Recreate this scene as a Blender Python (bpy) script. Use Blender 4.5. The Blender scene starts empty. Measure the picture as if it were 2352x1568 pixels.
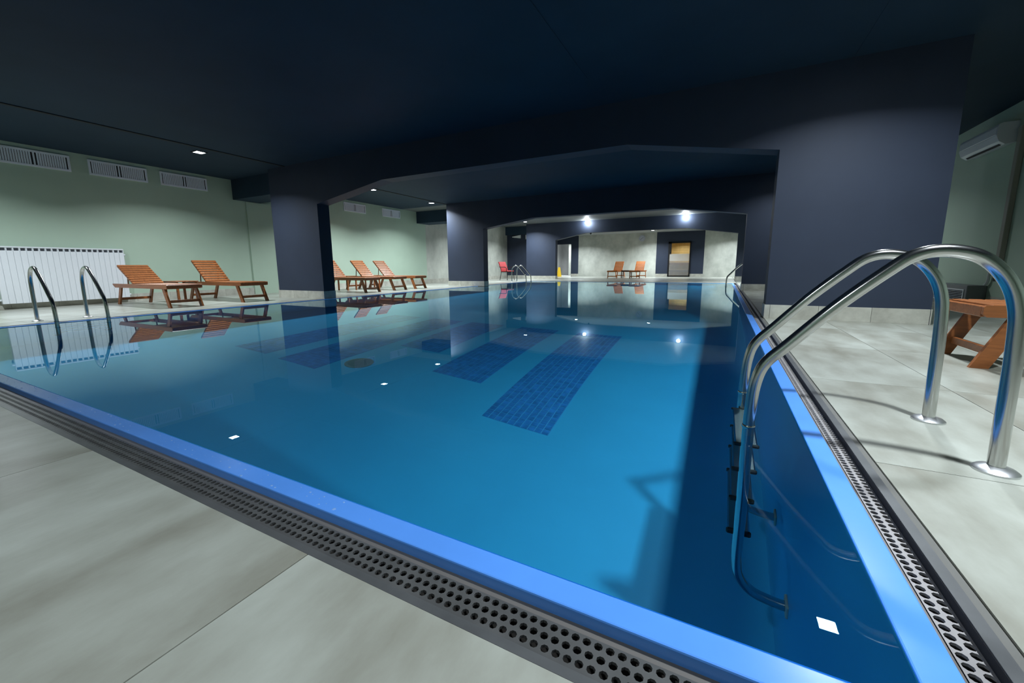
import bpy, bmesh, math, random
from mathutils import Matrix, Vector
random.seed(7)
C = bpy.context.scene.collection
SC = bpy.context.scene

# ------------------------------------------------------------------ camera
def rot_world_to_cam(pitch, yaw, roll):
    R0 = Matrix(((1, 0, 0), (0, 0, -1), (0, 1, 0)))
    cy, sy = math.cos(yaw), math.sin(yaw)
    Rz = Matrix(((cy, -sy, 0), (sy, cy, 0), (0, 0, 1)))
    cp, sp = math.cos(pitch), math.sin(pitch)
    Rx = Matrix(((1, 0, 0), (0, cp, -sp), (0, sp, cp)))
    cr, sr = math.cos(roll), math.sin(roll)
    Rr = Matrix(((cr, -sr, 0), (sr, cr, 0), (0, 0, 1)))
    return Rr @ Rx @ R0 @ Rz

FPX = 930.106
Rc = rot_world_to_cam(.1596, -.4823, -.0086)
cam = bpy.data.cameras.new('camera')
cam.sensor_fit = 'HORIZONTAL'
cam.sensor_width = 36
cam.lens = FPX / 2352 * 36
cam.shift_x = (1176 - 1168.44) / 2352
cam.shift_y = (761.667 - 784) / 2352
cam.clip_start = .02
co = bpy.data.objects.new('camera', cam)
C.objects.link(co)
m = Matrix.Identity(4)
for i in range(3):
    m[i][0], m[i][1], m[i][2] = Rc[0][i], -Rc[1][i], -Rc[2][i]
m[2][3] = .68
co.matrix_world = m
SC.camera = co

# ------------------------------------------------------------------ world, exposure
w = bpy.data.worlds.new('world')
SC.world = w
w.use_nodes = True
w.node_tree.nodes['Background'].inputs[0].default_value = (.02, .022, .026, 1)
w.node_tree.nodes['Background'].inputs[1].default_value = .2
vs = SC.view_settings
vs.view_transform = 'Standard'
vs.look = 'None'
vs.gamma = 1
vs.use_curve_mapping = False
vs.exposure = 0.0
SC.cycles.use_denoising = True
SC.cycles.caustics_reflective = False
SC.cycles.max_bounces = 9
SC.cycles.diffuse_bounces = 3
SC.cycles.use_adaptive_sampling = True
SC.cycles.adaptive_threshold = .03
SC.cycles.sample_clamp_indirect = 6
LAMP_W = 87.0
LAMP_COL = (.86, .94, 1.0)

# ------------------------------------------------------------------ dimensions (metres, camera over the origin)
XR, XL, YN, YF = .332, -7.72, .759, 17.1      # water edges
ZC = 2.93                                      # ceiling
XWL, XWR = -11.31, 3.6                         # side walls
YB, Y4 = -1.9, 26.0                            # wall behind the camera, far wall
POOL_D = 1.8
GK = {'near': .206, 'side': .162}
TN = YN - GK['near']                           # where the deck tiles start
TR, TL, TF = XR + GK['side'], XL - GK['side'], YF + GK['side']

# ------------------------------------------------------------------ materials
MATS = {}
def mat(name, col, rough=.5, metal=0., spec=.5, build=None, coat=0.):
    if name in MATS:
        return MATS[name]
    M = bpy.data.materials.new(name)
    M.use_nodes = True
    nt = M.node_tree
    b = nt.nodes['Principled BSDF']
    b.inputs['Base Color'].default_value = (*col, 1)
    b.inputs['Roughness'].default_value = rough
    b.inputs['Metallic'].default_value = metal
    b.inputs['Specular IOR Level'].default_value = spec
    b.inputs['Coat Weight'].default_value = coat
    if build:
        build(nt, b, col)
    MATS[name] = M
    return M

def node(nt, t, **kw):
    n = nt.nodes.new(t)
    for k, v in kw.items():
        setattr(n, k, v)
    return n

def noise_col(scale=(1, 1, 1), nscale=4., lo=.8, hi=1.15, detail=5, tint=None, obj_random=False, bump=0., bscale=60., coord='Object', rough_var=0.):
    def f(nt, b, col):
        tc = node(nt, 'ShaderNodeTexCoord')
        mp = node(nt, 'ShaderNodeMapping')
        mp.inputs['Scale'].default_value = scale
        nt.links.new(tc.outputs[coord], mp.inputs['Vector'])
        vec = mp.outputs['Vector']
        if obj_random:
            oi = node(nt, 'ShaderNodeObjectInfo')
            mul = node(nt, 'ShaderNodeVectorMath', operation='SCALE')
            mul.inputs[0].default_value = (37.1, 51.7, 23.3)
            nt.links.new(oi.outputs['Random'], mul.inputs['Scale'])
            add = node(nt, 'ShaderNodeVectorMath', operation='ADD')
            nt.links.new(vec, add.inputs[0])
            nt.links.new(mul.outputs[0], add.inputs[1])
            vec = add.outputs[0]
        nz = node(nt, 'ShaderNodeTexNoise')
        nz.inputs['Scale'].default_value = nscale
        nz.inputs['Detail'].default_value = detail
        nz.inputs['Roughness'].default_value = .6
        nt.links.new(vec, nz.inputs['Vector'])
        rp = node(nt, 'ShaderNodeValToRGB')
        c2 = tint or col
        rp.color_ramp.elements[0].position = .3
        rp.color_ramp.elements[1].position = .72
        rp.color_ramp.elements[0].color = (*[min(1, x * lo) for x in c2], 1)
        rp.color_ramp.elements[1].color = (*[min(1, x * hi) for x in col], 1)
        nt.links.new(nz.outputs['Fac'], rp.inputs['Fac'])
        nt.links.new(rp.outputs['Color'], b.inputs['Base Color'])
        if bump:
            n2 = node(nt, 'ShaderNodeTexNoise')
            n2.inputs['Scale'].default_value = bscale
            nt.links.new(vec, n2.inputs['Vector'])
            bp = node(nt, 'ShaderNodeBump')
            bp.inputs['Strength'].default_value = bump
            bp.inputs['Distance'].default_value = .01
            nt.links.new(n2.outputs['Fac'], bp.inputs['Height'])
            nt.links.new(bp.outputs['Normal'], b.inputs['Normal'])
    return f

def emit(name, col, strength):
    M = bpy.data.materials.new(name)
    M.use_nodes = True
    nt = M.node_tree
    nt.nodes.clear()
    e = node(nt, 'ShaderNodeEmission')
    e.inputs[0].default_value = (*col, 1)
    e.inputs[1].default_value = strength
    o = node(nt, 'ShaderNodeOutputMaterial')
    nt.links.new(e.outputs[0], o.inputs[0])
    return M

def glass(name, col, ior, rough=0.):
    M = bpy.data.materials.new(name)
    M.use_nodes = True
    nt = M.node_tree
    nt.nodes.clear()
    g = node(nt, 'ShaderNodeBsdfGlass')
    g.inputs['Color'].default_value = (*col, 1)
    g.inputs['Roughness'].default_value = rough
    g.inputs['IOR'].default_value = ior
    o = node(nt, 'ShaderNodeOutputMaterial')
    nt.links.new(g.outputs[0], o.inputs[0])
    return M

def thin_glass(name, col, frost=0.):
    M = bpy.data.materials.new(name)
    M.use_nodes = True
    nt = M.node_tree
    nt.nodes.clear()
    t = node(nt, 'ShaderNodeBsdfTransparent')
    t.inputs[0].default_value = (*col, 1)
    g = node(nt, 'ShaderNodeBsdfGlossy')
    g.inputs['Roughness'].default_value = .05
    fr = node(nt, 'ShaderNodeFresnel')
    fr.inputs[0].default_value = 1.5
    mx = node(nt, 'ShaderNodeMixShader')
    nt.links.new(fr.outputs[0], mx.inputs[0])
    nt.links.new(t.outputs[0], mx.inputs[1])
    nt.links.new(g.outputs[0], mx.inputs[2])
    o = node(nt, 'ShaderNodeOutputMaterial')
    last = mx
    if frost:
        d = node(nt, 'ShaderNodeBsdfDiffuse')
        d.inputs[0].default_value = (.75, .78, .78, 1)
        m2 = node(nt, 'ShaderNodeMixShader')
        m2.inputs[0].default_value = frost
        nt.links.new(mx.outputs[0], m2.inputs[1])
        nt.links.new(d.outputs[0], m2.inputs[2])
        last = m2
    nt.links.new(last.outputs[0], o.inputs[0])
    return M

NAVY = mat('navy_paint', (.027, .037, .062), .6, spec=.3, build=noise_col((1, 1, 1), 1.2, .9, 1.08))
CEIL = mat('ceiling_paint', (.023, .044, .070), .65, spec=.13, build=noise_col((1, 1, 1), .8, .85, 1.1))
GREEN = mat('sage_paint', (.41, .53, .42), .6, build=noise_col((1, 1, 1), .8, .95, 1.04))
CONC = mat('concrete_panel', (.53, .55, .49), .5, build=noise_col((1, 1, .7), 1.3, .62, 1.15, 7))
TILE = mat('deck_tile', (.40, .425, .385), .30, build=noise_col((1.6, .7, 1), 2.1, .60, 1.13, 9, tint=(.36, .35, .285), obj_random=True, bump=.05, bscale=25))
PLINTH = mat('plinth_tile', (.50, .50, .44), .35, build=noise_col((1, 1, 1), 5, .75, 1.1, 6, tint=(.45, .44, .38), obj_random=True))
GROUT = mat('grout', (.13, .13, .12), .8)
LIP = mat('blue_coping', (.10, .31, .86), .22, build=noise_col((1, 1, 1), 3, .93, 1.05))
POOLB = mat('pool_liner', (.05, .53, .97), .4, build=noise_col((1, 1, 1), .7, .92, 1.06))
MOSA = mat('dark_mosaic', (.032, .27, .74), .3, build=noise_col((1, 1, 1), 9, .75, 1.25, 2, obj_random=True))
MGROUT = mat('mosaic_grout', (.06, .45, .86), .6)
GRATE = mat('grate_plastic', (.085, .087, .087), .35, build=noise_col((1, 1, 1), 9, .75, 1.2))
GRATEW = mat('grate_pale', (.30, .285, .285), .35, build=noise_col((1, 1, 1), 9, .85, 1.1))
STRIP = mat('strip_metal', (.12, .125, .13), .33, .3, build=noise_col((1, 1, 1), 5, .75, 1.2))
FLATG = mat('gutter_flat', (.14, .13, .12), .4)
TROUGH = mat('gutter_trough', (.02, .02, .022), .7)
STEEL = mat('stainless', (.52, .52, .51), .17, 1.)
STEELD = mat('stainless_tread', (.5, .5, .5), .25, 1.)
RUBBER = mat('black_rubber', (.012, .012, .014), .6)
WOOD = mat('teak', (.275, .092, .026), .38, build=noise_col((1.2, 14, 14), 3.5, .62, 1.25, 5, obj_random=True, bump=.08, bscale=30))
WOODO = mat('orange_teak', (.55, .17, .03), .4, build=noise_col((1.2, 14, 14), 3.5, .72, 1.2, 5, obj_random=True))
WOODD = mat('dark_teak', (.16, .07, .028), .45, build=noise_col((1.2, 14, 14), 3.5, .62, 1.2, 5, obj_random=True))
WHITE = mat('white_enamel', (.74, .77, .80), .35)
GRILL = mat('grille_white', (.78, .83, .9), .4)
DARK = mat('dark_void', (.012, .013, .016), .8)
GREYM = mat('grey_metal', (.20, .21, .22), .4, .2)
ACW = mat('ac_plastic', (.68, .71, .74), .35)
TRUNK = mat('trunking', (.30, .29, .24), .5)
RED = mat('red_fabric', (.30, .010, .012), .7)
BLACKM = mat('black_metal', (.012, .012, .013), .4, .3)
YELLOW = mat('yellow_plastic', (.85, .55, .03), .4)
SAUNA = mat('sauna_wood', (.62, .50, .27), .5, build=noise_col((14, 14, 1.2), 2.5, .8, 1.1, obj_random=True))
CLOCKF = mat('clock_face', (.62, .66, .74), .4)
SIGNG = mat('sign_grey', (.7, .72, .72), .4)
CORW = mat('corridor_wall', (.66, .67, .66), .5, build=noise_col((1, 1, .6), 1.5, .8, 1.1))
WATER = glass('pool_water', (.80, .97, 1.0), 1.333)
PANE = thin_glass('door_glass', (.95, .95, .93))
FROST = thin_glass('door_frost', (.9, .9, .9), .45)
LAMPE = emit('lamp_glow', LAMP_COL, 60)

# ------------------------------------------------------------------ mesh helpers
class MB:
    def __init__(s):
        s.v, s.f = [], []
    def box(s, x0, x1, y0, y1, z0, z1):
        n = len(s.v)
        s.v += [(x, y, z) for z in (z0, z1) for y in (y0, y1) for x in (x0, x1)]
        s.f += [tuple(n + i for i in q) for q in ((0, 2, 3, 1), (4, 5, 7, 6), (0, 1, 5, 4), (2, 6, 7, 3), (0, 4, 6, 2), (1, 3, 7, 5))]
        return s
    def quad(s, a, b, c, d):
        n = len(s.v)
        s.v += [a, b, c, d]
        s.f.append((n, n + 1, n + 2, n + 3))
        return s
    def prism(s, poly, axis, a, b):
        """poly in the two other axes (x,y,z order), extruded along axis a..b"""
        n = len(s.v)
        k = len(poly)
        for t in (a, b):
            for p in poly:
                q = list(p)
                q.insert(axis, t)
                s.v.append(tuple(q))
        s.f.append(tuple(n + i for i in range(k)))
        s.f.append(tuple(n + k + i for i in reversed(range(k))))
        for i in range(k):
            j = (i + 1) % k
            s.f.append((n + i, n + k + i, n + k + j, n + j))
        return s
    def tube(s, pts, r, seg=12, cap=True):
        pts = [Vector(p) for p in pts]
        n0 = len(s.v)
        up = Vector((0, 1, 0))
        prev = None
        for i, p in enumerate(pts):
            a = pts[max(i - 1, 0)]
            b = pts[min(i + 1, len(pts) - 1)]
            t = (b - a).normalized()
            if prev is None:
                u = t.cross(up)
                if u.length < .1:
                    u = t.cross(Vector((1, 0, 0)))
                u.normalize()
            else:
                u = (prev - t * prev.dot(t)).normalized()
            prev = u
            v = t.cross(u)
            rr = r[i] if isinstance(r, (list, tuple)) else r
            for k in range(seg):
                an = 2 * math.pi * k / seg
                s.v.append(tuple(p + (u * math.cos(an) + v * math.sin(an)) * rr))
        for i in range(len(pts) - 1):
            for k in range(seg):
                k2 = (k + 1) % seg
                a = n0 + i * seg
                s.f.append((a + k, a + k2, a + seg + k2, a + seg + k))
        if cap:
            s.f.append(tuple(n0 + k for k in reversed(range(seg))))
            e = n0 + (len(pts) - 1) * seg
            s.f.append(tuple(e + k for k in range(seg)))
        return s
    def lathe(s, prof, seg=24, c=(0, 0, 0)):
        n0 = len(s.v)
        for r, z in prof:
            for k in range(seg):
                an = 2 * math.pi * k / seg
                s.v.append((c[0] + r * math.cos(an), c[1] + r * math.sin(an), c[2] + z))
        for i in range(len(prof) - 1):
            for k in range(seg):
                k2 = (k + 1) % seg
                a = n0 + i * seg
                s.f.append((a + k, a + k2, a + seg + k2, a + seg + k))
        s.f.append(tuple(n0 + k for k in reversed(range(seg))))
        e = n0 + (len(prof) - 1) * seg
        s.f.append(tuple(e + k for k in range(seg)))
        return s
    def mesh(s, name, m, smooth=False, fix=True):
        me = bpy.data.meshes.new(name)
        me.from_pydata(s.v, [], s.f)
        if fix:
            bm = bmesh.new()
            bm.from_mesh(me)
            bmesh.ops.recalc_face_normals(bm, faces=bm.faces)
            bm.to_mesh(me)
            bm.free()
        me.materials.append(m)
        if smooth:
            me.polygons.foreach_set('use_smooth', [True] * len(me.polygons))
            try:
                me.set_sharp_from_angle(angle=math.radians(40))
            except Exception:
                pass
        return me

CACHE = {}
def plank(l, wd, h, m, ch=.006):
    """bevelled box, centred, size l x wd x h"""
    key = (round(l, 4), round(wd, 4), round(h, 4), m.name, ch)
    if key in CACHE:
        return CACHE[key]
    bm = bmesh.new()
    bmesh.ops.create_cube(bm, size=1)
    bmesh.ops.scale(bm, vec=(l, wd, h), verts=bm.verts)
    if ch:
        bmesh.ops.bevel(bm, geom=bm.edges[:], offset=ch, segments=1, affect='EDGES', profile=.5)
    me = bpy.data.meshes.new('plank')
    bm.to_mesh(me)
    bm.free()
    me.materials.append(m)
    CACHE[key] = me
    return me

def obj(name, me, parent=None, loc=(0, 0, 0), rot=(0, 0, 0)):
    o = bpy.data.objects.new(name, me)
    C.objects.link(o)
    o.location = loc
    o.rotation_euler = rot
    if parent:
        o.parent = parent
    return o
def tag(o, label, cat=None, group=None, kind=None):
    o['label'] = label
    if cat:
        o['category'] = cat
    if group:
        o['group'] = group
    if kind:
        o['kind'] = kind
    return o
def thing(name, label, cat, loc=(0, 0, 0), rz=0, group=None):
    o = bpy.data.objects.new(name, None)
    o.empty_display_size = .1
    C.objects.link(o)
    o.location = loc
    o.rotation_euler = (0, 0, rz)
    return tag(o, label, cat, group)
def struct(name, me, label, cat=None, loc=(0, 0, 0)):
    o = obj(name, me, None, loc)
    return tag(o, label, cat or 'structure', None, 'structure')
def receiver(o):
    o.cycles.is_caustics_receiver = True
    return o

# ------------------------------------------------------------------ shell
def box(*a):
    return MB().box(*a)
T = .25
wl = struct('wall_left', box(XWL - T, XWL, YB, 14.05, -.1, ZC + .1).mesh('wall_left', GREEN), 'long sage green wall with vent grilles behind the left loungers', 'wall')
obj('pilaster', box(XWL, XWL + .03, 6.64, 7.3, .0, 2.43).mesh('pilaster', GREEN), wl)
struct('wall_left_far', box(XWL - T, XWL, 14.05, 21.7, -.1, ZC + .1).mesh('wall_left_far', CONC), 'grey concrete-look wall behind the red chair', 'wall')
struct('wall_right', box(XWR, XWR + T, YB, Y4, -.1, ZC + .1).mesh('wall_right', GREEN), 'dim sage green wall carrying the air conditioner', 'wall')
struct('wall_near', box(XWL - T, XWR + T, YB - T, YB, -.1, ZC + .1).mesh('wall_near', GREEN), 'sage green wall behind the viewer', 'wall')
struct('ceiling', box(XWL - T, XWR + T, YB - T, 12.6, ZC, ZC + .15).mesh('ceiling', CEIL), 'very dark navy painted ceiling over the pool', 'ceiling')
struct('ceiling_far', box(XWL - T, XWR + T, 12.6, 21.4, ZC, ZC + .15).mesh('ceiling_far', mat('ceiling_painted_uplight', (.13, .145, .145), .6, build=noise_col((1, 1, 1), .8, .9, 1.08))), 'ceiling between the middle and the farthest beam, uplight painted in as lighter grey', 'ceiling')  # lighter grey paints in the glow of the lamps on the far beam
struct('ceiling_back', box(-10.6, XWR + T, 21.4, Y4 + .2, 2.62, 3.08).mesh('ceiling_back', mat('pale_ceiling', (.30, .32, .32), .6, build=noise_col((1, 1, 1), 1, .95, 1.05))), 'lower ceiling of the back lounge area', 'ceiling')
# ceiling seams: shallow dark cable covers running along the pool
for i, (x, y0, y1, wd) in enumerate(((-8.82, YB, 6.3, .03), (-9.05, 6.5, 13.5, .03), (-1.63, 2.6, 5.2, .018), (1.15, 5.0, 6.05, .018))):
    struct('trim_%d' % (i + 1), box(x - wd, x + wd, y0, y1, ZC - (.012 if i < 2 else .004), ZC).mesh('trim', DARK if i < 2 else CEIL),
           ('thin dark strip running along the left ceiling of the near bay', 'thin dark strip running along the left ceiling of the middle bay',
            'short faint seam across the ceiling over the pool', 'short faint seam on the ceiling above the right pillar')[i], 'trim')

# ------------------------------------------------------------------ floor: slab with single tiles
fl = MB()
fl.box(XWL, XWR, YB, TN, -.25, -.006)
fl.box(TR, XWR, TN, Y4, -.25, -.006)
fl.box(XWL, TL, TN, Y4, -.25, -.006)
fl.box(TL, TR, TF, Y4, -.25, -.006)
floor = struct('floor', fl.mesh('floor', GROUT), 'pale grey stone-look tiled pool deck', 'floor')
tiles = []
def spans(a, b, step, start=None):
    out = []
    if start is None:
        start = a
    x = start
    while x > a + .02:
        x -= step
    while x < b - .02:
        lo, hi = max(x, a), min(x + step, b)
        if hi - lo > .03:
            out.append((lo, hi))
        x += step
    return out
for x0, x1 in spans(XWL, XWR, 1.25, -.84):
    for y1, y0 in [(TN - .6 * k, max(YB, TN - .6 * (k + 1))) for k in range(5) if TN - .6 * k > YB + .02]:
        tiles.append((x0, x1, y0, y1, 0))
for x0, x1 in spans(TR, XWR, .62, TR + .02):
    for y0, y1 in spans(TN, Y4, 1.2):
        tiles.append((x0, x1, y0, y1, 0))
for x0, x1 in spans(XWL, TL, .6, TL - 3.0):
    for y0, y1 in spans(TN, Y4, 1.2):
        tiles.append((x0, x1, y0, y1, 0))
for x0, x1 in spans(TL, TR, .6):
    for y0, y1 in spans(TF, Y4, 1.2):
        tiles.append((x0, x1, y0, y1, 0))
tiles.sort(key=lambda t: math.hypot((t[0] + t[1]) / 2, (t[2] + t[3]) / 2 - 1) + (50 if t[3] < -.3 else 0))
rest = MB()
for i, (x0, x1, y0, y1, _) in enumerate(tiles):
    g = .0015
    if i < 299:
        me = plank(x1 - x0 - 2 * g, y1 - y0 - 2 * g, .02, TILE, 0)
        obj('floor_tile', me, floor, ((x0 + x1) / 2, (y0 + y1) / 2, -.01))
    else:
        rest.box(x0 + g, x1 - g, y0 + g, y1 - g, -.02, 0)
if rest.v:
    o = obj('far_floor_tiles', rest.mesh('far_floor_tiles', TILE), floor)
    o['kind'] = 'stuff'

# baseboards of stone tile along the side walls
HP = .172
def baseboard(name, label, segs, axis, plane, sign):
    root = tag(obj(name, None), label, 'baseboard', None, 'structure')
    for a, b in segs:
        for s0, s1 in spans(a, b, .6):
            L = s1 - s0 - .003
            if axis == 'y':
                obj('plinth_tile', plank(.012, L, HP, PLINTH, .001), root, (plane + sign * .006, (s0 + s1) / 2, HP / 2))
            else:
                obj('plinth_tile', plank(L, .012, HP, PLINTH, .001), root, ((s0 + s1) / 2, plane + sign * .006, HP / 2))
    return root
baseboard('baseboard_left', 'pale stone baseboard along the left green wall', [(YB, 6.64), (7.3, 21.5)], 'y', XWL, 1)
baseboard('baseboard_right', 'pale stone baseboard along the right green wall', [(YB, 8.8), (10.0, Y4)], 'y', XWR, -1)

# ------------------------------------------------------------------ portal frames: two pillars and a haunched beam each
def portal(label, y, th, xl0, xl1, xr0, xr1, zt, zb, hl, hr, zbot=0.):
    root = tag(obj('portal_frame', None, None, (0, y, 0)), label, 'pillar', None, 'structure')
    for x0, x1 in ((xl0, xl1), (xr0, xr1)):
        p = obj('pillar', box(x0, x1, 0, th, zbot if x0 < -5 else 0, ZC).mesh('pillar', NAVY), root)
        e = .012
        for s0, s1 in spans(x0 - e, x1 + e, .5, x0 + .05):
            obj('plinth_tile', plank(s1 - s0 - .003, e, HP, PLINTH, .001), p, ((s0 + s1) / 2, -e / 2, HP / 2))
        for xx in (x0 - e / 2, x1 + e / 2):
            obj('plinth_tile', plank(e, th, HP, PLINTH, .001), p, (xx, th / 2, HP / 2))
    poly = [(xl1, ZC), (xl1, zt), (xl1 + hl, zb), (xr0 - hr, zb), (xr0, zt), (xr0, ZC)]
    obj('beam', MB().prism(poly, 1, 0, th).mesh('beam', NAVY), root)
    return root
portal('nearest navy pillars with a wide haunched beam across the pool', 6.11, .30, -9.41, -7.83, .518, 2.075, 2.045, 2.353, 1.9, 1.82, -.5)
portal('middle navy pillars with a haunched beam across the pool', 12.4, .30, -8.99, -7.46, .47, 2.05, 1.98, 2.24, 1.85, 1.8, -.5)
portal('farthest navy pillars with a haunched beam beyond the pool end', 20.4, .30, -9.55, -7.86, .5, 2.05, 2.02, 2.33, 1.6, 2.05)
for i, (y0, y1, zb, x1, lb) in enumerate(((6.335, 7.04, 2.44, -9.0, 'dark side beam from the nearest pillar to the green wall'),
                                      (13.5, 14.3, 2.47, -8.7, 'dark side beam from the middle pillar to the left wall'),
                                      (21.3, 21.5, 2.47, -9.4, 'dark side beam above the exit sign'))):
    struct('side_beam', box(XWL, x1, y0, y1, zb, ZC).mesh('side_beam', CEIL), lb, 'beam')

# ------------------------------------------------------------------ far end walls
wb = struct('wall_back_left', box(XWL, -9.4, 21.5, 21.7, 0, ZC).mesh('wall_back_left', NAVY), 'navy wall section behind the far left ladder', 'wall')
baseboard('baseboard_back_left', 'pale stone baseboard under the navy wall behind the red chair', [(XWL, -9.4)], 'x', 21.5, -1)
struct('wall_return', box(-10.5, -10.3, 21.7, Y4, 0, ZC).mesh('wall_return', NAVY), 'navy side wall of the back lounge area', 'wall')
bk = MB()
DX0, DX1, DZ = -2.91, -1.69, 2.02          # glass door
CX0, CX1, CZ = -10.0, -8.92, 2.10          # corridor opening
bk.box(CX1, -8.41, Y4, Y4 + .2, 0, ZC)
bk.box(-10.5, CX0, Y4, Y4 + .2, 0, ZC)
bk.box(CX0, CX1, Y4, Y4 + .2, CZ, ZC)
bk.box(-3.584, DX0, Y4, Y4 + .2, 0, ZC)
bk.box(DX1, -.99, Y4, Y4 + .2, 0, ZC)
bk.box(DX0, DX1, Y4, Y4 + .2, DZ, ZC)
wback = struct('wall_back', bk.mesh('wall_back', NAVY), 'navy far wall with a glass door and a corridor opening', 'wall')
for x0, x1 in ((-8.41, -3.584), (-.99, XWR)):
    obj('concrete_panel', box(x0, x1, Y4 - .012, Y4 + .2, 0, ZC).mesh('concrete_panel', CONC), wback)
baseboard('baseboard_back', 'pale stone baseboard beside the glass door', [(CX1, -8.41), (-3.584, DX0), (DX1, -.99)], 'x', Y4, -1)

# corridor beyond the opening
cr = MB()
cr.box(CX0 - 1.2, CX0 - 1.0, Y4 + .2, Y4 + 4, 0, 2.6)
cr.box(CX1 + .0, CX1 + .2, Y4 + .2, Y4 + 4, 0, 2.6)
cr.box(CX0 - 1.2, CX1 + .2, Y4 + 4, Y4 + 4.2, 0, 2.6)
cr.box(CX0 - 1.2, CX1 + .2, Y4 + .2, Y4 + 4, 2.6, 2.7)
cr.box(CX0 - 1.2, CX1 + .2, Y4, Y4 + 4, -.1, 0)
struct('wall_corridor', cr.mesh('wall_corridor', CORW), 'brightly lit pale corridor seen through the far opening', 'wall')
struct('wall_corridor_end', box(-9.85, -9.45, Y4 + 2.2, Y4 + 2.5, 0, 2.6).mesh('wall_corridor_end', CONC), 'grey pillar standing inside the far corridor', 'wall')

# sauna room beyond the glass door
sr = MB()
SX0, SX1, SY = DX0 - .3, DX1 + .5, Y4 + 2.0
for k in range(16):
    z0 = k * .145
    sr.box(SX0, SX1, SY, SY + .03, z0 + .004, z0 + .141)
    sr.box(SX0 - .03, SX0, Y4 + .2, SY, z0 + .004, z0 + .141)
    sr.box(SX1, SX1 + .03, Y4 + .2, SY, z0 + .004, z0 + .141)
sr.box(SX0 - .05, SX1 + .05, Y4 + .2, SY + .06, 2.32, 2.4)
sr.box(SX0 - .05, SX1 + .05, Y4 + .2, SY + .06, -.05, 0)
sr.box(SX0 - .06, SX1 + .06, SY + .03, SY + .06, 0, 2.4)
sa = struct('sauna_lining', sr.mesh('sauna_lining', SAUNA), 'warm yellow boarded room behind the glass door', 'wall')
for z, d in ((.85, .55), (.42, 1.14)):
    b = thing('sauna_bench', 'upper wooden bench inside the lit room behind the door' if z > .6 else 'lower wooden bench inside the lit room behind the door', 'bench', (0, 0, 0))
    for k in range(5):
        obj('bench_slat', plank(SX1 - SX0 - .04, .085, .03, SAUNA, .004), b, ((SX0 + SX1) / 2, SY - d + .06 + k * .1, z))
    obj('front_board', plank(SX1 - SX0 - .04, .03, .12, WOODD, .004), b, ((SX0 + SX1) / 2, SY - d, z - .09))
    for xx in (SX0 + .15, SX1 - .15):
        obj('leg', plank(.06, .06, z - .02, WOODD, .004), b, (xx, SY - d + .08, (z - .02) / 2))

# the glass door
d = tag(obj('door_1', None, None, (0, Y4 - .02, 0)), 'black framed glass door with warm light behind', 'door', None, 'structure')
fr = MB()
fr.box(DX0, DX0 + .075, -.03, .05, 0, DZ).box(DX1 - .06, DX1, -.03, .05, 0, DZ).box(DX0, DX1, -.03, .05, DZ - .075, DZ).box(DX0, DX1, -.03, .05, 0, .07)
fr.box(DX0 + .075, DX0 + .17, -.03, .05, 1.33, DZ)
obj('door_frame', fr.mesh('door_frame', BLACKM), d)
obj('glass_pane', box(DX0 + .075, DX1 - .06, 0, .008, .07, DZ - .075).mesh('glass_pane', PANE), d)
obj('frosted_band', box(DX0 + .08, DX1 - .065, -.004, -.001, .92, 1.33).mesh('frosted_band', FROST), d)
obj('painted_reflection', box(DX0 + .08, DX1 - .065, -.004, -.001, .08, .915).mesh('painted_reflection', thin_glass('door_reflection_haze', (.9, .88, .85), .2)), d)  # pale haze layer imitates the deck's reflection on the lower glass
obj('door_handle', MB().tube([(DX0 + .12, -.05, 1.45), (DX0 + .12, -.09, 1.45), (DX0 + .12, -.09, 1.62), (DX0 + .12, -.05, 1.62)], .012).mesh('door_handle', STEEL, True), d)

# ------------------------------------------------------------------ pool basin
pb = tag(obj('pool_basin', None), 'large rectangular swimming pool with light blue lining', 'pool', None, 'structure')
pw = MB()
zt = -.0005
EP = .001
pw.quad((XL, YN, -POOL_D), (XR, YN, -POOL_D), (XR, YF, -POOL_D), (XL, YF, -POOL_D))
receiver(obj('pool_floor', pw.mesh('pool_floor', POOLB, fix=False), pb))
for nm, q in (('a', ((XR - EP, YN), (XR - EP, YF))), ('b', ((XR, YF - EP), (XL, YF - EP))), ('c', ((XL + EP, YF), (XL + EP, YN))), ('d', ((XL, YN + EP), (XR, YN + EP)))):
    (a, b), (c2, d2) = q
    receiver(obj('pool_wall', MB().quad((a, b, -POOL_D), (a, b, zt), (c2, d2, zt), (c2, d2, -POOL_D)).mesh('pool_wall', POOLB, fix=False), pb))
# blue lip + gutter on the four sides
def ring_box(mb, s0, s1, z0, z1, sides):
    """strip at distance s0..s1 outside the water edge; per-side distances"""
    n0, n1 = s0 if not isinstance(s0, tuple) else s0[0], s1 if not isinstance(s1, tuple) else s1[0]
    e0, e1 = s0 if not isinstance(s0, tuple) else s0[1], s1 if not isinstance(s1, tuple) else s1[1]
    if 'n' in sides:
        mb.box(XL - e1, XR + e1, YN - n1, YN - n0, z0, z1)
    if 'f' in sides:
        mb.box(XL - e1, XR + e1, YF + e0, YF + e1, z0, z1)
    if 'r' in sides:
        mb.box(XR + e0, XR + e1, YN - n0, YF + e0, z0, z1)
    if 'l' in sides:
        mb.box(XL - e1, XL - e0, YN - n0, YF + e0, z0, z1)
    return mb
for sd, lb in (('n', None), ('r', None), ('l', None), ('f', None)):
    mb = MB()
    ring_box(mb, 0., .068, -.12, 0., sd)
    me = mb.mesh('coping', LIP)
    o = receiver(obj('coping', me, pb))
    bv = o.modifiers.new('bevel', 'BEVEL')
    bv.width = .004
    bv.segments = 2
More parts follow.
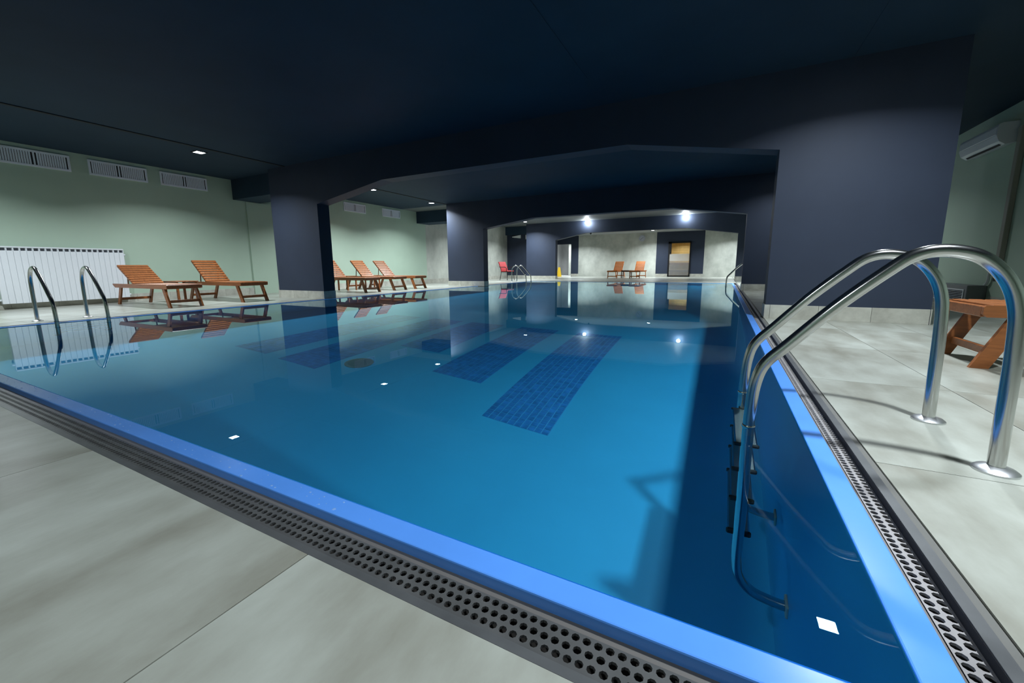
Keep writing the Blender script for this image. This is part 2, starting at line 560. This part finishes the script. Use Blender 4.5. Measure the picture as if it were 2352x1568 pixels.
for nm, a, b, z0, z1, mt in (('gutter_ledge', .068, .0885, -.12, -.030, FLATG), ('gutter_edge_strip', (.187, .136), (.206, .162), -.12, -.001, STRIP), ('gutter_wall', (.1865, .1350), (.187, .136), -.12, -.004, TROUGH), ('gutter_trough', .0885, (.187, .136), -.2, -.12, TROUGH)):
    for sd in 'nrlf':
        obj(nm, ring_box(MB(), a, b, z0, z1, sd).mesh(nm, mt), pb)

# perforated grates, made of sections with real holes
def grate_mesh(rows, ncol, pitch, width, r, m):
    mb = MB()
    seg = 8
    rp = width / rows
    ztop, zlow = 0., -.006
    for i in range(ncol):
        for j in range(rows):
            off = .5 * pitch if j % 2 else 0
            cx, cyy = (i + .5) * pitch, (j + .5) * rp
            n = len(mb.v)
            ring, outer = [], []
            hx = cx + (off - pitch * .25)
            for k in range(seg):
                an = 2 * math.pi * (k + .5) / seg
                ring.append((hx + r * math.cos(an), cyy + r * math.sin(an)))
            sq = [(1, .41), (.41, 1), (-.41, 1), (-1, .41), (-1, -.41), (-.41, -1), (.41, -1), (1, -.41)]
            bx = (off - pitch * .25)
            for k in range(seg):
                outer.append((cx + bx + sq[k][0] * pitch / 2, cyy + sq[k][1] * rp / 2))
            for p in outer:
                mb.v.append((p[0], p[1], ztop))
            for p in ring:
                mb.v.append((p[0], p[1], ztop))
            for p in ring:
                mb.v.append((p[0], p[1], zlow))
            for k in range(seg):
                k2 = (k + 1) % seg
                mb.f.append((n + k, n + k2, n + seg + k2, n + seg + k))
                mb.f.append((n + seg + k, n + seg + k2, n + 2 * seg + k2, n + 2 * seg + k))
            # the four corner triangles that square off the octagonal cell
            cs = [(1, 1, 0, 1), (-1, 1, 2, 3), (-1, -1, 4, 5), (1, -1, 6, 7)]
            for sx, sy, a, b in cs:
                q = len(mb.v)
                mb.v.append((cx + bx + sx * pitch / 2, cyy + sy * rp / 2, ztop))
                mb.f.append((n + a, q, n + b))
    return mb.mesh('grate_section', m, fix=False)
PIT = .0222
NC = 45
LSEC = PIT * NC
g4 = grate_mesh(4, NC, PIT, .0985, .0084, GRATE)
g2 = grate_mesh(2, NC, PIT, .0475, .0092, GRATEW)
def grate(label, fn, n, me):
    root = tag(obj('overflow_grate', None), label, 'drain grate', None, 'structure')
    for k in range(n):
        loc, rz = fn(k)
        obj('grate_section', me, root, loc, (0, 0, rz))
    return root
nX = int((XR - XL + .3) / LSEC) + 1
nY = int((YF - YN + .1) / LSEC)
grate('grey perforated overflow grate along the near pool edge', lambda k: ((XR + .135 - (k + 1) * LSEC, YN - .187, -.027), 0), nX, g4)
grate('pale perforated overflow grate along the right pool edge', lambda k: ((XR + .136, YN - .08 + k * LSEC, -.027), math.pi / 2), nY, g2)
grate('pale perforated overflow grate along the left pool edge', lambda k: ((XL - .0885, YN - .08 + k * LSEC, -.027), math.pi / 2), nY, g2)

# dark mosaic lane bars on the pool floor
ntile = 0
tw = .065
tme = plank(tw - .009, tw - .009, .008, MOSA, 0)
stuff = MB()
bars = [(-1.88, -1.225, 3.04, 5.9), (-2.86, -2.21, 3.57, 5.93), (-3.83, -3.18, 4.12, 5.93), (-4.66, -4.01, 2.92, 5.93), (-5.60, -4.95, 2.95, 5.93)]
for bi, (x0, x1, y0, y1) in enumerate(bars):
    base = receiver(obj('lane_mosaic', box(x0, x1, y0, y1, -POOL_D, -POOL_D + .004).mesh('lane_mosaic', MGROUT), pb))
    nx, ny = round((x1 - x0) / tw), round((y1 - y0) / tw)
    sx, sy = (x1 - x0) / nx, (y1 - y0) / ny
    for j in range(ny):
        for i in range(nx):
            cx, cyy = x0 + (i + .5) * sx, y0 + (j + .5) * sy
            if bi == 0 and ntile < 298:
                receiver(obj('mosaic_tile', tme, base, (cx, cyy, -POOL_D + .004)))
                ntile += 1
            else:
                h = tw / 2 - .0045
                stuff.box(cx - h, cx + h, cyy - h, cyy + h, -POOL_D, -POOL_D + .008)
o = receiver(obj('mosaic_tiles', stuff.mesh('mosaic_tiles', MOSA), pb))
o['kind'] = 'stuff'

# round floor drain
dr = thing('pool_drain', 'round pale drain cover on the pool floor', 'drain', (-3.75, 3.33, -POOL_D))
receiver(obj('drain_rim', MB().lathe([(.165, 0), (.165, .012), (.13, .016), (.13, .006)], 32).mesh('drain_rim', MATS['drain_grey'] if 'drain_grey' in MATS else mat('drain_grey', (.12, .25, .32), .5), True), dr))
dm = MB()
for k in range(-5, 6):
    xx = k * .023
    hl = math.sqrt(max(0, .13 ** 2 - xx ** 2))
    dm.box(xx - .008, xx + .008, -hl, hl, .006, .013)
receiver(obj('drain_bars', dm.mesh('drain_bars', mat('drain_grey', (.12, .25, .32), .5)), dr))

# water
wm = MB().quad((XL, YN, -.006), (XR, YN, -.006), (XR, YF, -.006), (XL, YF, -.006)).mesh('water', WATER, True, fix=False)
wo = tag(obj('pool_water', wm), 'still clear water filling the pool to its blue edge', 'water', None, 'stuff')
wo.cycles.is_caustics_caster = True

# ------------------------------------------------------------------ lamps
def area(loc, size, watts, parent, col=LAMP_COL, caustic=True, shape='SQUARE'):
    l = bpy.data.lights.new('lamp_light', 'AREA')
    l.shape = shape
    l.size = size
    l.energy = watts
    l.color = col
    l.spread = math.radians(138)
    o = bpy.data.objects.new('lamp_light', l)
    C.objects.link(o)
    o.location = loc
    o.parent = parent
    if caustic:
        l.cycles.is_caustics_light = True
    return o
lf = MB()
S = .088
for a in (0, 1):
    for sg in (-1, 1):
        if a == 0:
            lf.box(sg * S - .012, sg * S + .012, -S - .012, S + .012, -.012, 0)
        else:
            lf.box(-S + .012, S - .012, sg * S - .012, sg * S + .012, -.012, 0)
lfm = lf.mesh('lamp_frame', BLACKM)
lpm = box(-S + .012, S - .012, -S + .012, S - .012, -.005, 0).mesh('lamp_panel', LAMPE)
def downlight(x, y, z, label, watts=LAMP_W, caustic=True):
    t = thing('ceiling_light', label, 'light', (x, y, z), 0, 'square ceiling downlights')
    obj('lamp_frame', lfm, t)
    obj('lamp_panel', lpm, t)
    area((0, 0, -.008), .15, watts, t, caustic=caustic)
for x, y, lb, pw in ((-9.18, 1.54, 'square downlight above the near left ladder, at the left edge', 1.05), (-9.18, 4.61, 'square downlight above the two near left loungers', 1.),
                 (-9.2, 9.1, 'square downlight above the three middle loungers, left one of two', 1.6), (-9.3, 11.95, 'square downlight beside the middle left pillar', 1.4),
                 (1.18, 1.54, 'square downlight above the near right ladder, overhead', 1.08), (1.18, 4.65, 'square downlight above the right wooden lounger', .95),
                 (-1.5, -.9, 'square downlight behind the viewer', .34),
                 (1.3, 11.2, 'square downlight between the two right pillars', .45),
                 (-9.2, 16.3, 'unseen square downlight added behind the middle left pillar to brighten the concrete wall', 1.3),  # added fill lamp, out of view, lifts the grey left wall
                 (-9.1, 19.3, 'small square downlight above the red chair', 1.7), (1.18, 16.5, 'square downlight above the far right ladder', 2.8)):
    downlight(x, y, ZC, lb, LAMP_W * pw, not (x > 1.25 or y > 19))
for x, y, lb in ((-3.6, 24.4, 'small downlight over the far loungers by the clock'), (-7.9, 24.2, 'small downlight near the corridor opening'), (.6, 24.4, 'small downlight right of the glass door')):
    downlight(x, y, 2.62, lb, LAMP_W * 1.45, False)
for x, lb in ((-6.15, 'bright globe lamp on the farthest beam, left one'), (-1.62, 'bright globe lamp on the farthest beam, right one')):
    t = thing('globe_lamp', lb, 'light', (x, 20.22, ZC - .02), 0, 'globe lamps on the far beam')
    obj('lamp_base', MB().lathe([(.06, 0), (.06, -.05), (.05, -.06)], 20).mesh('lamp_base', WHITE, True), t, (0, 0, .02))
    obj('lamp_globe', MB().lathe([(.05, -.05)] + [(.075 * math.sin(a), -.11 + .075 * math.cos(a)) for a in [math.radians(q) for q in range(45, 176, 13)]], 20).mesh('lamp_globe', emit('globe_glow', LAMP_COL, 300), True), t, (0, 0, .01))
# corridor and sauna lamps
t = thing('corridor_light', 'ceiling light panel inside the far corridor', 'light', (-9.5, Y4 + 1.3, 2.6))
obj('lamp_frame', box(-.16, .16, -.16, .16, -.02, 0).mesh('lamp_frame', WHITE), t)
obj('lamp_panel', box(-.14, .14, -.14, .14, -.024, -.02).mesh('lamp_panel', emit('corridor_glow', (.9, .96, 1), 20)), t)
area((0, 0, -.03), .26, 60, t, (.88, .95, 1), False)
t = thing('sauna_light', 'warm lamp inside the boarded room behind the door', 'light', ((SX0 + SX1) / 2, Y4 + 1.0, 2.32))
obj('lamp_frame', box(-.1, .1, -.1, .1, -.02, 0).mesh('lamp_frame', WOODD), t)
obj('lamp_panel', box(-.08, .08, -.08, .08, -.024, -.02).mesh('lamp_panel', emit('sauna_glow', (1, .78, .42), 20)), t)
area((0, 0, -.03), .15, 30, t, (1, .9, .68), False)

# ------------------------------------------------------------------ pool ladders
def catmull(P, n=6):
    out = []
    for i in range(len(P) - 1):
        p0, p1, p2, p3 = P[max(i - 1, 0)], P[i], P[i + 1], P[min(i + 2, len(P) - 1)]
        for k in range(n):
            t = k / n
            out.append(tuple(.5 * ((2 * p1[j]) + (-p0[j] + p2[j]) * t + (2 * p0[j] - 5 * p1[j] + 4 * p2[j] - p3[j]) * t * t + (-p0[j] + 3 * p1[j] - 3 * p2[j] + p3[j]) * t ** 3) for j in range(len(p1))))
    out.append(tuple(P[-1]))
    return out
# local x: distance from the deck base towards the water
prof = [(0, 0), (0.004, .2), (.008, .40), (.018, .53), (.052, .625), (.115, .695), (.20, .719), (.275, .705), (.345, .648), (.472, .522), (.60, .375),
        (.668, .295), (.694, .215), (.703, .10), (.705, -.05), (.705, -.4), (.705, -.8), (.705, -1.05), (.69, -1.17), (.64, -1.25), (.56, -1.28), (.515, -1.285)]
rail_me = MB().tube([(x, 0, z) for x, z in catmull(prof, 6)], .0215, 18).mesh('rail', STEEL, True)
flange_me = MB().lathe([(.055, 0), (.055, .006), (.045, .014), (.03, .017), (.024, .02)], 32).mesh('flange', mat('brushed_steel', (.6, .61, .62), .38, 1.), True)
tread_me = plank(.085, .46, .022, STEELD, .006)
cap_me = plank(.095, .022, .03, RUBBER, .006)
pad_me = plank(.012, .07, .07, mat('pad_white', (.5, .55, .5), .5), .004)
clip_me = MB().lathe([(.0235, -.006), (.025, -.004), (.025, .004), (.0235, .006)], 18).mesh('joint_ring', STEEL, True)
def ladder(label, x, y0, y1, flip):
    t = thing('pool_ladder', label, 'ladder', (x, (y0 + y1) / 2, 0), 0 if flip else math.pi, 'stainless pool ladders')
    h = (y1 - y0) / 2
    for s in (-1, 1):
        r = receiver(obj('rail', rail_me, t, (0, s * h, 0)))
        obj('flange', flange_me, r)
        receiver(obj('wall_pad', pad_me, r, (.513, 0, -1.285)))
        obj('joint_ring', clip_me, r, (.705, 0, .03))
    for k in range(4):
        z = -.16 - .25 * k
        a = receiver(obj('tread', tread_me, t, (.705, 0, z)))
        for s in (-1, 1):
            receiver(obj('end_cap', cap_me, a, (0, s * (h - .028), 0)))
    return t
ladder('large stainless pool ladder at the near right edge', .841, 1.844, 2.344, False)
ladder('stainless pool ladder in front of the white radiator', -8.25, 1.884, 2.384, True)
ladder('small stainless pool ladder at the far left corner beside the red chair', -8.25, 16.1, 16.6, True)
ladder('small stainless pool ladder at the far right end of the pool', .841, 15.2, 15.7, False)

# ------------------------------------------------------------------ loungers
def lounger(label, loc, rz, angle, wm=WOOD, group='wooden sun loungers', L=2.15, W=.56):
    """local x runs from the head (0) to the foot end (L); top of the frame at .415"""
    t = thing('sun_lounger', label, 'sun lounger', loc, rz, group)
    zt = .41
    # side rails with a rounded head end
    poly = [(0.0, zt), (0.02, zt - .03), (.10, zt - .075), (L - .02, zt - .075), (L, zt - .055), (L, zt - .012), (L - .012, zt)]
    key = 'side_rail' + wm.name
    if key not in CACHE:
        CACHE[key] = MB().prism(poly, 1, -.014, .014).mesh('side_rail', wm)
    for s in (-1, 1):
        obj('side_rail', CACHE[key], t, (0, s * (W / 2 - .014), 0))
    obj('foot_rail', plank(.03, W - .056, .07, wm, .005), t, (L - .015, 0, zt - .04))
    obj('head_rail', plank(.03, W - .056, .05, wm, .005), t, (.12, 0, zt - .045))
    hx = .80
    n = 15
    x0, x1 = hx + .03, L - .035
    st = (x1 - x0) / n
    for k in range(n):
        obj('seat_slat', plank(st - .016, W - .03, .018, wm, .004), t, (x0 + (k + .5) * st, 0, zt - .004))
    # backrest hinged at hx
    b = obj('backrest', None, t, (hx, 0, zt - .005), (0, angle, 0))
    BL = .70
    bs = MB().box(-BL, 0, -W / 2 + .045, -W / 2 + .075, -.03, .0).box(-BL, 0, W / 2 - .075, W / 2 - .045, -.03, .0)
    key = 'back_frame' + wm.name
    if key not in CACHE:
        CACHE[key] = bs.mesh('back_frame', wm)
    obj('back_frame', CACHE[key], b)
    nb = 9
    sb = BL / nb
    for k in range(nb):
        obj('back_slat', plank(sb - .019, W - .07, .02, wm, .004), b, (-(k + .5) * sb, 0, .009))
    # prop behind the backrest
    px = -.40
    ca, sa = math.cos(angle), math.sin(angle)
    pxw, pzw = hx + px * ca - .03 * sa, zt - .005 - px * sa - .03 * ca
    pm = MB()
    for s in (-1, 1):
        pm.tube([(pxw, s * .18, pzw), (pxw - .03, s * .18, zt - .03)], .012, 8)
    obj('backrest_prop', pm.mesh('backrest_prop', WOODD), t)
    # splayed legs
    def leg(xt, xb, s):
        w2 = .045
        return MB().prism([(xt - w2, zt - .02), (xt + w2, zt - .02), (xb + w2, 0), (xb - w2, 0)], 1, s * (W / 2 - .03) - .014, s * (W / 2 - .03) + .014).mesh('leg', wm)
    for xt, xb in ((.30, .10), (L - .20, L - .03)):
        key = ('leg', xt, wm.name)
        if key not in CACHE:
            CACHE[key] = (leg(xt, xb, -1), leg(xt, xb, 1))
        for q in CACHE[key]:
            obj('leg', q, t)
        z = .11
        xm = xb + (xt - xb) * z / (zt - .02)
        obj('stretcher', plank(.03, W - .09, .05, wm, .004), t, (xm, 0, z))
    return t
A = math.radians
HX = -10.78
lounger('wooden sun lounger with lowered backrest in front of the radiator', (HX, 3.83, 0), 0, A(31))
lounger('wooden sun lounger with raised backrest beside the nearest left pillar', (HX, 5.08, 0), 0, A(42))
lounger('wooden sun lounger partly hidden behind the nearest left pillar', (HX, 8.35, 0), 0, A(46))
lounger('wooden sun lounger in the middle of the three behind the left pillar', (HX, 9.45, 0), 0, A(46))
lounger('wooden sun lounger nearest the grey concrete wall', (HX, 10.40, 0), 0, A(46))
lounger('orange-brown wooden lounger on the right deck seen through the ladder rails', (3.66 - .02, 3.95, 0), math.pi, A(35))
lounger('orange wooden lounger facing the pool, left one at the far wall', (-5.27, 24.3, 0), -math.pi / 2, A(46), WOODO, 'orange loungers at the far wall')
lounger('orange wooden lounger facing the pool, right one at the far wall', (-4.10, 24.3, 0), -math.pi / 2, A(46), WOODO, 'orange loungers at the far wall')

def side_table(label, loc, rz=0, lx=.6, ly=.42, h=.44, wm=WOOD):
    t = thing('side_table', label, 'table', loc, rz, 'small slatted wooden tables')
    n = 5
    st = ly / n
    for k in range(n):
        obj('top_slat', plank(lx, st - .01, .018, wm, .004), t, (0, -ly / 2 + (k + .5) * st, h - .009))
    for s in (-1, 1):
        obj('apron', plank(lx - .06, .02, .06, wm, .003), t, (0, s * (ly / 2 - .03), h - .05))
        for q in (-1, 1):
            obj('leg', plank(.04, .04, h - .02, wm, .004), t, (q * (lx / 2 - .05), s * (ly / 2 - .04), (h - .02) / 2))
    return t
side_table('small wooden table between the two near left loungers', (-10.2, 4.45, 0))
side_table('small wooden table left of the middle lounger behind the pillar', (-10.3, 8.9, 0), 0, .5, .4)
side_table('small wooden table beside the lounger nearest the concrete wall', (-10.3, 9.93, 0), 0, .5, .3)
side_table('small dark wooden table between the two orange loungers', (-4.68, 23.0, 0), 0, .55, .5, .42, WOODD)

# ------------------------------------------------------------------ radiator
RY0, RY1, RZ0, RZ1 = 2.19, 3.95, .10, 1.11
rd = thing('radiator', 'long white ribbed radiator on the left green wall', 'radiator', (XWL, 0, 0))
nf = 22
st = (RY1 - RY0) / nf
rp = MB()
hw = st / 2
poly = [(-hw + .001, .03), (-hw + .001, .098), (-hw + .006, .104), (hw - .006, .104), (hw - .001, .098), (hw - .001, .03)]
n = len(poly)
rp.prism([(b, a) for a, b in poly], 2, RZ0, RZ1 - .075)
rp.box(.03, .098, -hw + .001, -hw + .009, RZ1 - .075, RZ1 - .026).box(.03, .098, hw - .009, hw - .001, RZ1 - .075, RZ1 - .026).box(.03, .045, -hw + .009, hw - .009, RZ1 - .075, RZ1 - .026)
rpm = rp.mesh('radiator_column', WHITE)
for k in range(nf):
    obj('radiator_column', rpm, rd, (0, RY0 + (k + .5) * st, 0))
obj('top_grille', plank(.085, RY1 - RY0, .026, WHITE, .006), rd, (.063, (RY0 + RY1) / 2, RZ1 - .013))
for z in (RZ0 + .06, RZ1 - .12):
    obj('header_pipe', MB().tube([(.055, RY0 - .03, z), (.055, RY1 + .03, z)], .02).mesh('header_pipe', WHITE, True), rd)
obj('grille_slot', box(.046, .05, RY0 + .005, RY1 - .005, RZ1 - .073, RZ1 - .027).mesh('grille_slot', mat('slot_grey', (.16, .17, .19), .6)), rd)
obj('valve', MB().tube([(.055, RY0 - .03, RZ0 + .06), (.055, RY0 - .09, RZ0 + .06), (.055, RY0 - .09, 0)], .014).mesh('valve', STEEL, True), rd)

# ------------------------------------------------------------------ wall vents
VL, VZ0, VZ1 = .94, 2.56, 2.85
vf = MB()
vf.box(0, .018, -VL / 2, VL / 2, VZ0, VZ0 + .035).box(0, .018, -VL / 2, VL / 2, VZ1 - .035, VZ1)
vf.box(0, .018, -VL / 2, -VL / 2 + .035, VZ0 + .035, VZ1 - .035).box(0, .018, VL / 2 - .035, VL / 2, VZ0 + .035, VZ1 - .035)
vf.box(0, .014, -.012, .012, VZ0 + .035, VZ1 - .035)
vfm = vf.mesh('vent_frame', GRILL)
vbm = box(.001, .004, -VL / 2 + .03, VL / 2 - .03, VZ0 + .03, VZ1 - .03).mesh('vent_back', DARK)
blade = MB().prism([(.004, -.011), (.006, -.013), (.016, .009), (.014, .011)], 2, VZ0 + .035, VZ1 - .035).mesh('blade', GRILL)
for y, lb in ((2.92, 'white wall vent at the left edge above the radiator'), (4.115, 'white wall vent in the middle of the near three'), (5.29, 'white wall vent nearest the first side beam'),
              (10.31, 'white wall vent above the middle loungers, left one'), (12.05, 'white wall vent above the middle loungers, right one')):
    t = thing('wall_vent', lb, 'vent', (XWL, y, 0), 0, 'white wall vents')
    obj('vent_frame', vfm, t)
    obj('vent_back', vbm, t)
    nb = 26
    for k in range(nb):
        yy = -VL / 2 + .05 + (VL - .1) * (k + .5) / nb
        if abs(yy) > .018:
            obj('blade', blade, t, (0, yy, 0))

# ------------------------------------------------------------------ right wall: air conditioner, trunking, fan coil
ac = thing('air_conditioner', 'white wall-mounted air conditioner at the upper right', 'air conditioner', (XWR, 0, 0))
AY0, AY1, AZ0, AZ1 = 8.78, 9.85, 2.36, 2.66
prof = [(0, AZ0 + .02), (-.12, AZ0), (-.19, AZ0 + .05), (-.22, AZ0 + .13), (-.22, AZ1 - .05), (-.205, AZ1 - .015), (-.17, AZ1), (0, AZ1)]
obj('body', MB().prism(prof, 1, AY0, AY1).mesh('body', ACW), ac)
obj('air_slot', MB().prism([(-.128, AZ0 + .002), (-.152, AZ0 + .0195), (-.156, AZ0 + .0165), (-.13, AZ0 - .003)], 1, AY0 + .08, AY1 - .08).mesh('air_slot', DARK), ac)
obj('front_panel', MB().prism([(-.2195, AZ0 + .14), (-.224, AZ0 + .145), (-.224, AZ1 - .06), (-.2195, AZ1 - .055)], 1, AY0 + .02, AY1 - .02).mesh('front_panel', ACW), ac)
tk = thing('cable_trunking', 'vertical grey cable duct beside the air conditioner', 'duct', (XWR, 8.62, 0))
obj('duct_body', plank(.06, .09, 2.1, TRUNK, .006), tk, (-.03, 0, 1.5))
obj('duct_end', plank(.05, .08, .05, RUBBER, .004), tk, (-.025, 0, .43))
pp = thing('drain_pipe', 'short white pipe below the air conditioner duct', 'pipe', (XWR, 8.82, 0))
obj('pipe', MB().tube([(-.03, 0, .62), (-.03, 0, .42), (-.03, .03, .36), (-.03, .07, .34)], .018).mesh('pipe', WHITE, True), pp)
obj('bracket', plank(.02, .05, .012, GREYM, .002), pp, (-.012, 0, .55))
fc = thing('fan_coil', 'low grey floor unit with a white framed louver by the right wall', 'vent unit', (XWR, 9.45, 0))
obj('body', plank(.22, 1.15, .33, GREYM, .008), fc, (-.11, 0, .165))
lf2 = MB()
fx = -.228
lf2.box(fx, fx + .012, -.5, .5, .245, .265).box(fx, fx + .012, -.5, .5, .06, .08).box(fx, fx + .012, -.5, -.475, .08, .245).box(fx, fx + .012, .475, .5, .08, .245)
obj('louver_frame', lf2.mesh('louver_frame', WHITE), fc)
obj('louver_back', box(fx + .006, fx + .009, -.47, .47, .08, .245).mesh('louver_back', DARK), fc)
for k in range(6):
    obj('louver_blade', plank(.012, .95, .005, GRILL, 0), fc, (fx + .004, 0, .097 + k * .026), (0, .5, 0))

# ------------------------------------------------------------------ red chair
ch = thing('armchair', 'red upholstered chair with black metal legs at the far left', 'chair', (-9.62, 18.25, 0), A(-18), None)
obj('seat', plank(.48, .48, .06, RED, .02), ch, (.02, 0, .45))
bm_ = MB()
nseg = 8
pts = [(-.21 - .20 * (k / nseg) ** 1.2, .46 + .45 * k / nseg) for k in range(nseg + 1)]
poly = [(x, z) for x, z in pts] + [(x + .05, z + .01) for x, z in reversed(pts)]
obj('backrest', MB().prism(poly, 1, -.23, .23).mesh('backrest', RED), ch)
for s in (-1, 1):
    obj('leg', MB().tube([(.22, s * .22, .43), (.27, s * .25, 0)], .013, 10).mesh('leg', BLACKM, True), ch)
    obj('leg', MB().tube([(-.18, s * .22, .43), (-.26, s * .25, 0)], .013, 10).mesh('leg', BLACKM, True), ch)
    obj('armrest', MB().tube(catmull([(.22, s * .26, .43), (.23, s * .27, .58), (.18, s * .27, .64), (-.1, s * .27, .65), (-.30, s * .25, .66)], 5), .016, 10).mesh('armrest', BLACKM, True), ch)
obj('seat_frame', MB().box(-.22, .26, -.24, .24, .405, .42).mesh('seat_frame', BLACKM), ch)

# ------------------------------------------------------------------ wet floor sign, clock, sensor, emergency sign
ws = thing('floor_sign', 'yellow folding wet floor sign by the corridor opening', 'sign', (-9.52, 25.4, 0), A(15))
for s in (-1, 1):
    o = obj('sign_panel', MB().prism([(-.15, 0), (.15, 0), (.07, .6), (.05, .62), (-.05, .62), (-.07, .6)], 1, -.008, .008).mesh('sign_panel', YELLOW), ws, (0, s * .13, 0), (s * .21, 0, 0))
ck = thing('wall_clock', 'round pale wall clock above the right orange lounger', 'clock', (-4.44, Y4 - .012, 2.3))
R90 = (math.pi / 2, 0, 0)
obj('clock_rim', MB().lathe([(.185, 0), (.185, .03), (.165, .035), (.165, .02)], 32).mesh('clock_rim', mat('clock_rim', (.45, .48, .55), .3), True), ck, (0, 0, 0), R90)
obj('clock_face', MB().lathe([(.166, .0), (.166, .018)], 32).mesh('clock_face', CLOCKF), ck, (0, 0, 0), R90)
for k in range(12):
    an = k * math.pi / 6
    obj('hour_mark', plank(.012, .004, .03, BLACKM, 0), ck, (.14 * math.sin(an), -.02, .14 * math.cos(an)), (0, an, 0))
for an, ln in ((1.0, .09), (3.9, .125)):
    obj('clock_hand', plank(.012, .004, ln, BLACKM, 0), ck, (ln / 2 * math.sin(an), -.023, ln / 2 * math.cos(an)), (0, an, 0))
sn = thing('motion_sensor', 'small black sensor under the farthest beam', 'sensor', (-6.05, 20.62, 2.33))
obj('sensor_base', MB().lathe([(.05, 0), (.05, -.03), (.04, -.035)], 16).mesh('sensor_base', BLACKM, True), sn)
obj('sensor_dome', MB().lathe([(.038, -.03), (.034, -.055), (.02, -.072), (.004, -.078)], 16).mesh('sensor_dome', BLACKM, True), sn)
em = thing('emergency_light', 'white wedge-shaped emergency light under the far left side beam', 'light fitting', (-10.62, 21.42, 2.36))
obj('wedge_body', MB().prism([(-.32, .02), (.22, .10), (.22, -.09), (-.32, -.015)], 1, 0, .06).mesh('wedge_body', SIGNG), em)
obj('wall_plate', plank(.46, .02, .1, GREYM, .004), em, (0, .07, 0))
es = thing('pictogram_sign', 'small square pale pictogram sign beside the emergency light', 'sign', (-9.98, 21.48, 2.34))
obj('sign_plate', plank(.28, .02, .28, GREYM, .004), es)
sg = MB().box(-.11, -.07, -.016, -.011, -.1, .1).box(.07, .11, -.016, -.011, -.1, .1).box(-.07, .07, -.016, -.011, -.1, -.06)
obj('sign_mark', sg.mesh('sign_mark', SIGNG), es)

# ------------------------------------------------------------------ splashed drops on the near coping
dp = MB()
for k in range(260):
    x = -7.0 + 6.2 * random.random() ** 1.5
    y = YN - .006 - .056 * random.random()
    r = .0012 + .0035 * random.random() ** 2
    n0 = len(dp.v)
    for q, (rr, zz) in enumerate(((1, 0), (.75, .35), (0, .5))):
        for a in range(6 if rr else 1):
            an = a * math.pi / 3
            dp.v.append((x + rr * r * math.cos(an) * 1.3, y + rr * r * math.sin(an), zz * r))
    for a in range(6):
        b = (a + 1) % 6
        dp.f.append((n0 + a, n0 + b, n0 + 6 + b, n0 + 6 + a))
        dp.f.append((n0 + 6 + a, n0 + 6 + b, n0 + 12))
o = obj('water_drops', dp.mesh('water_drops', mat('drop', (.25, .45, .85), .05, coat=1.), True))
tag(o, 'scattered water drops on the near blue pool edge', 'water drops', None, 'stuff')
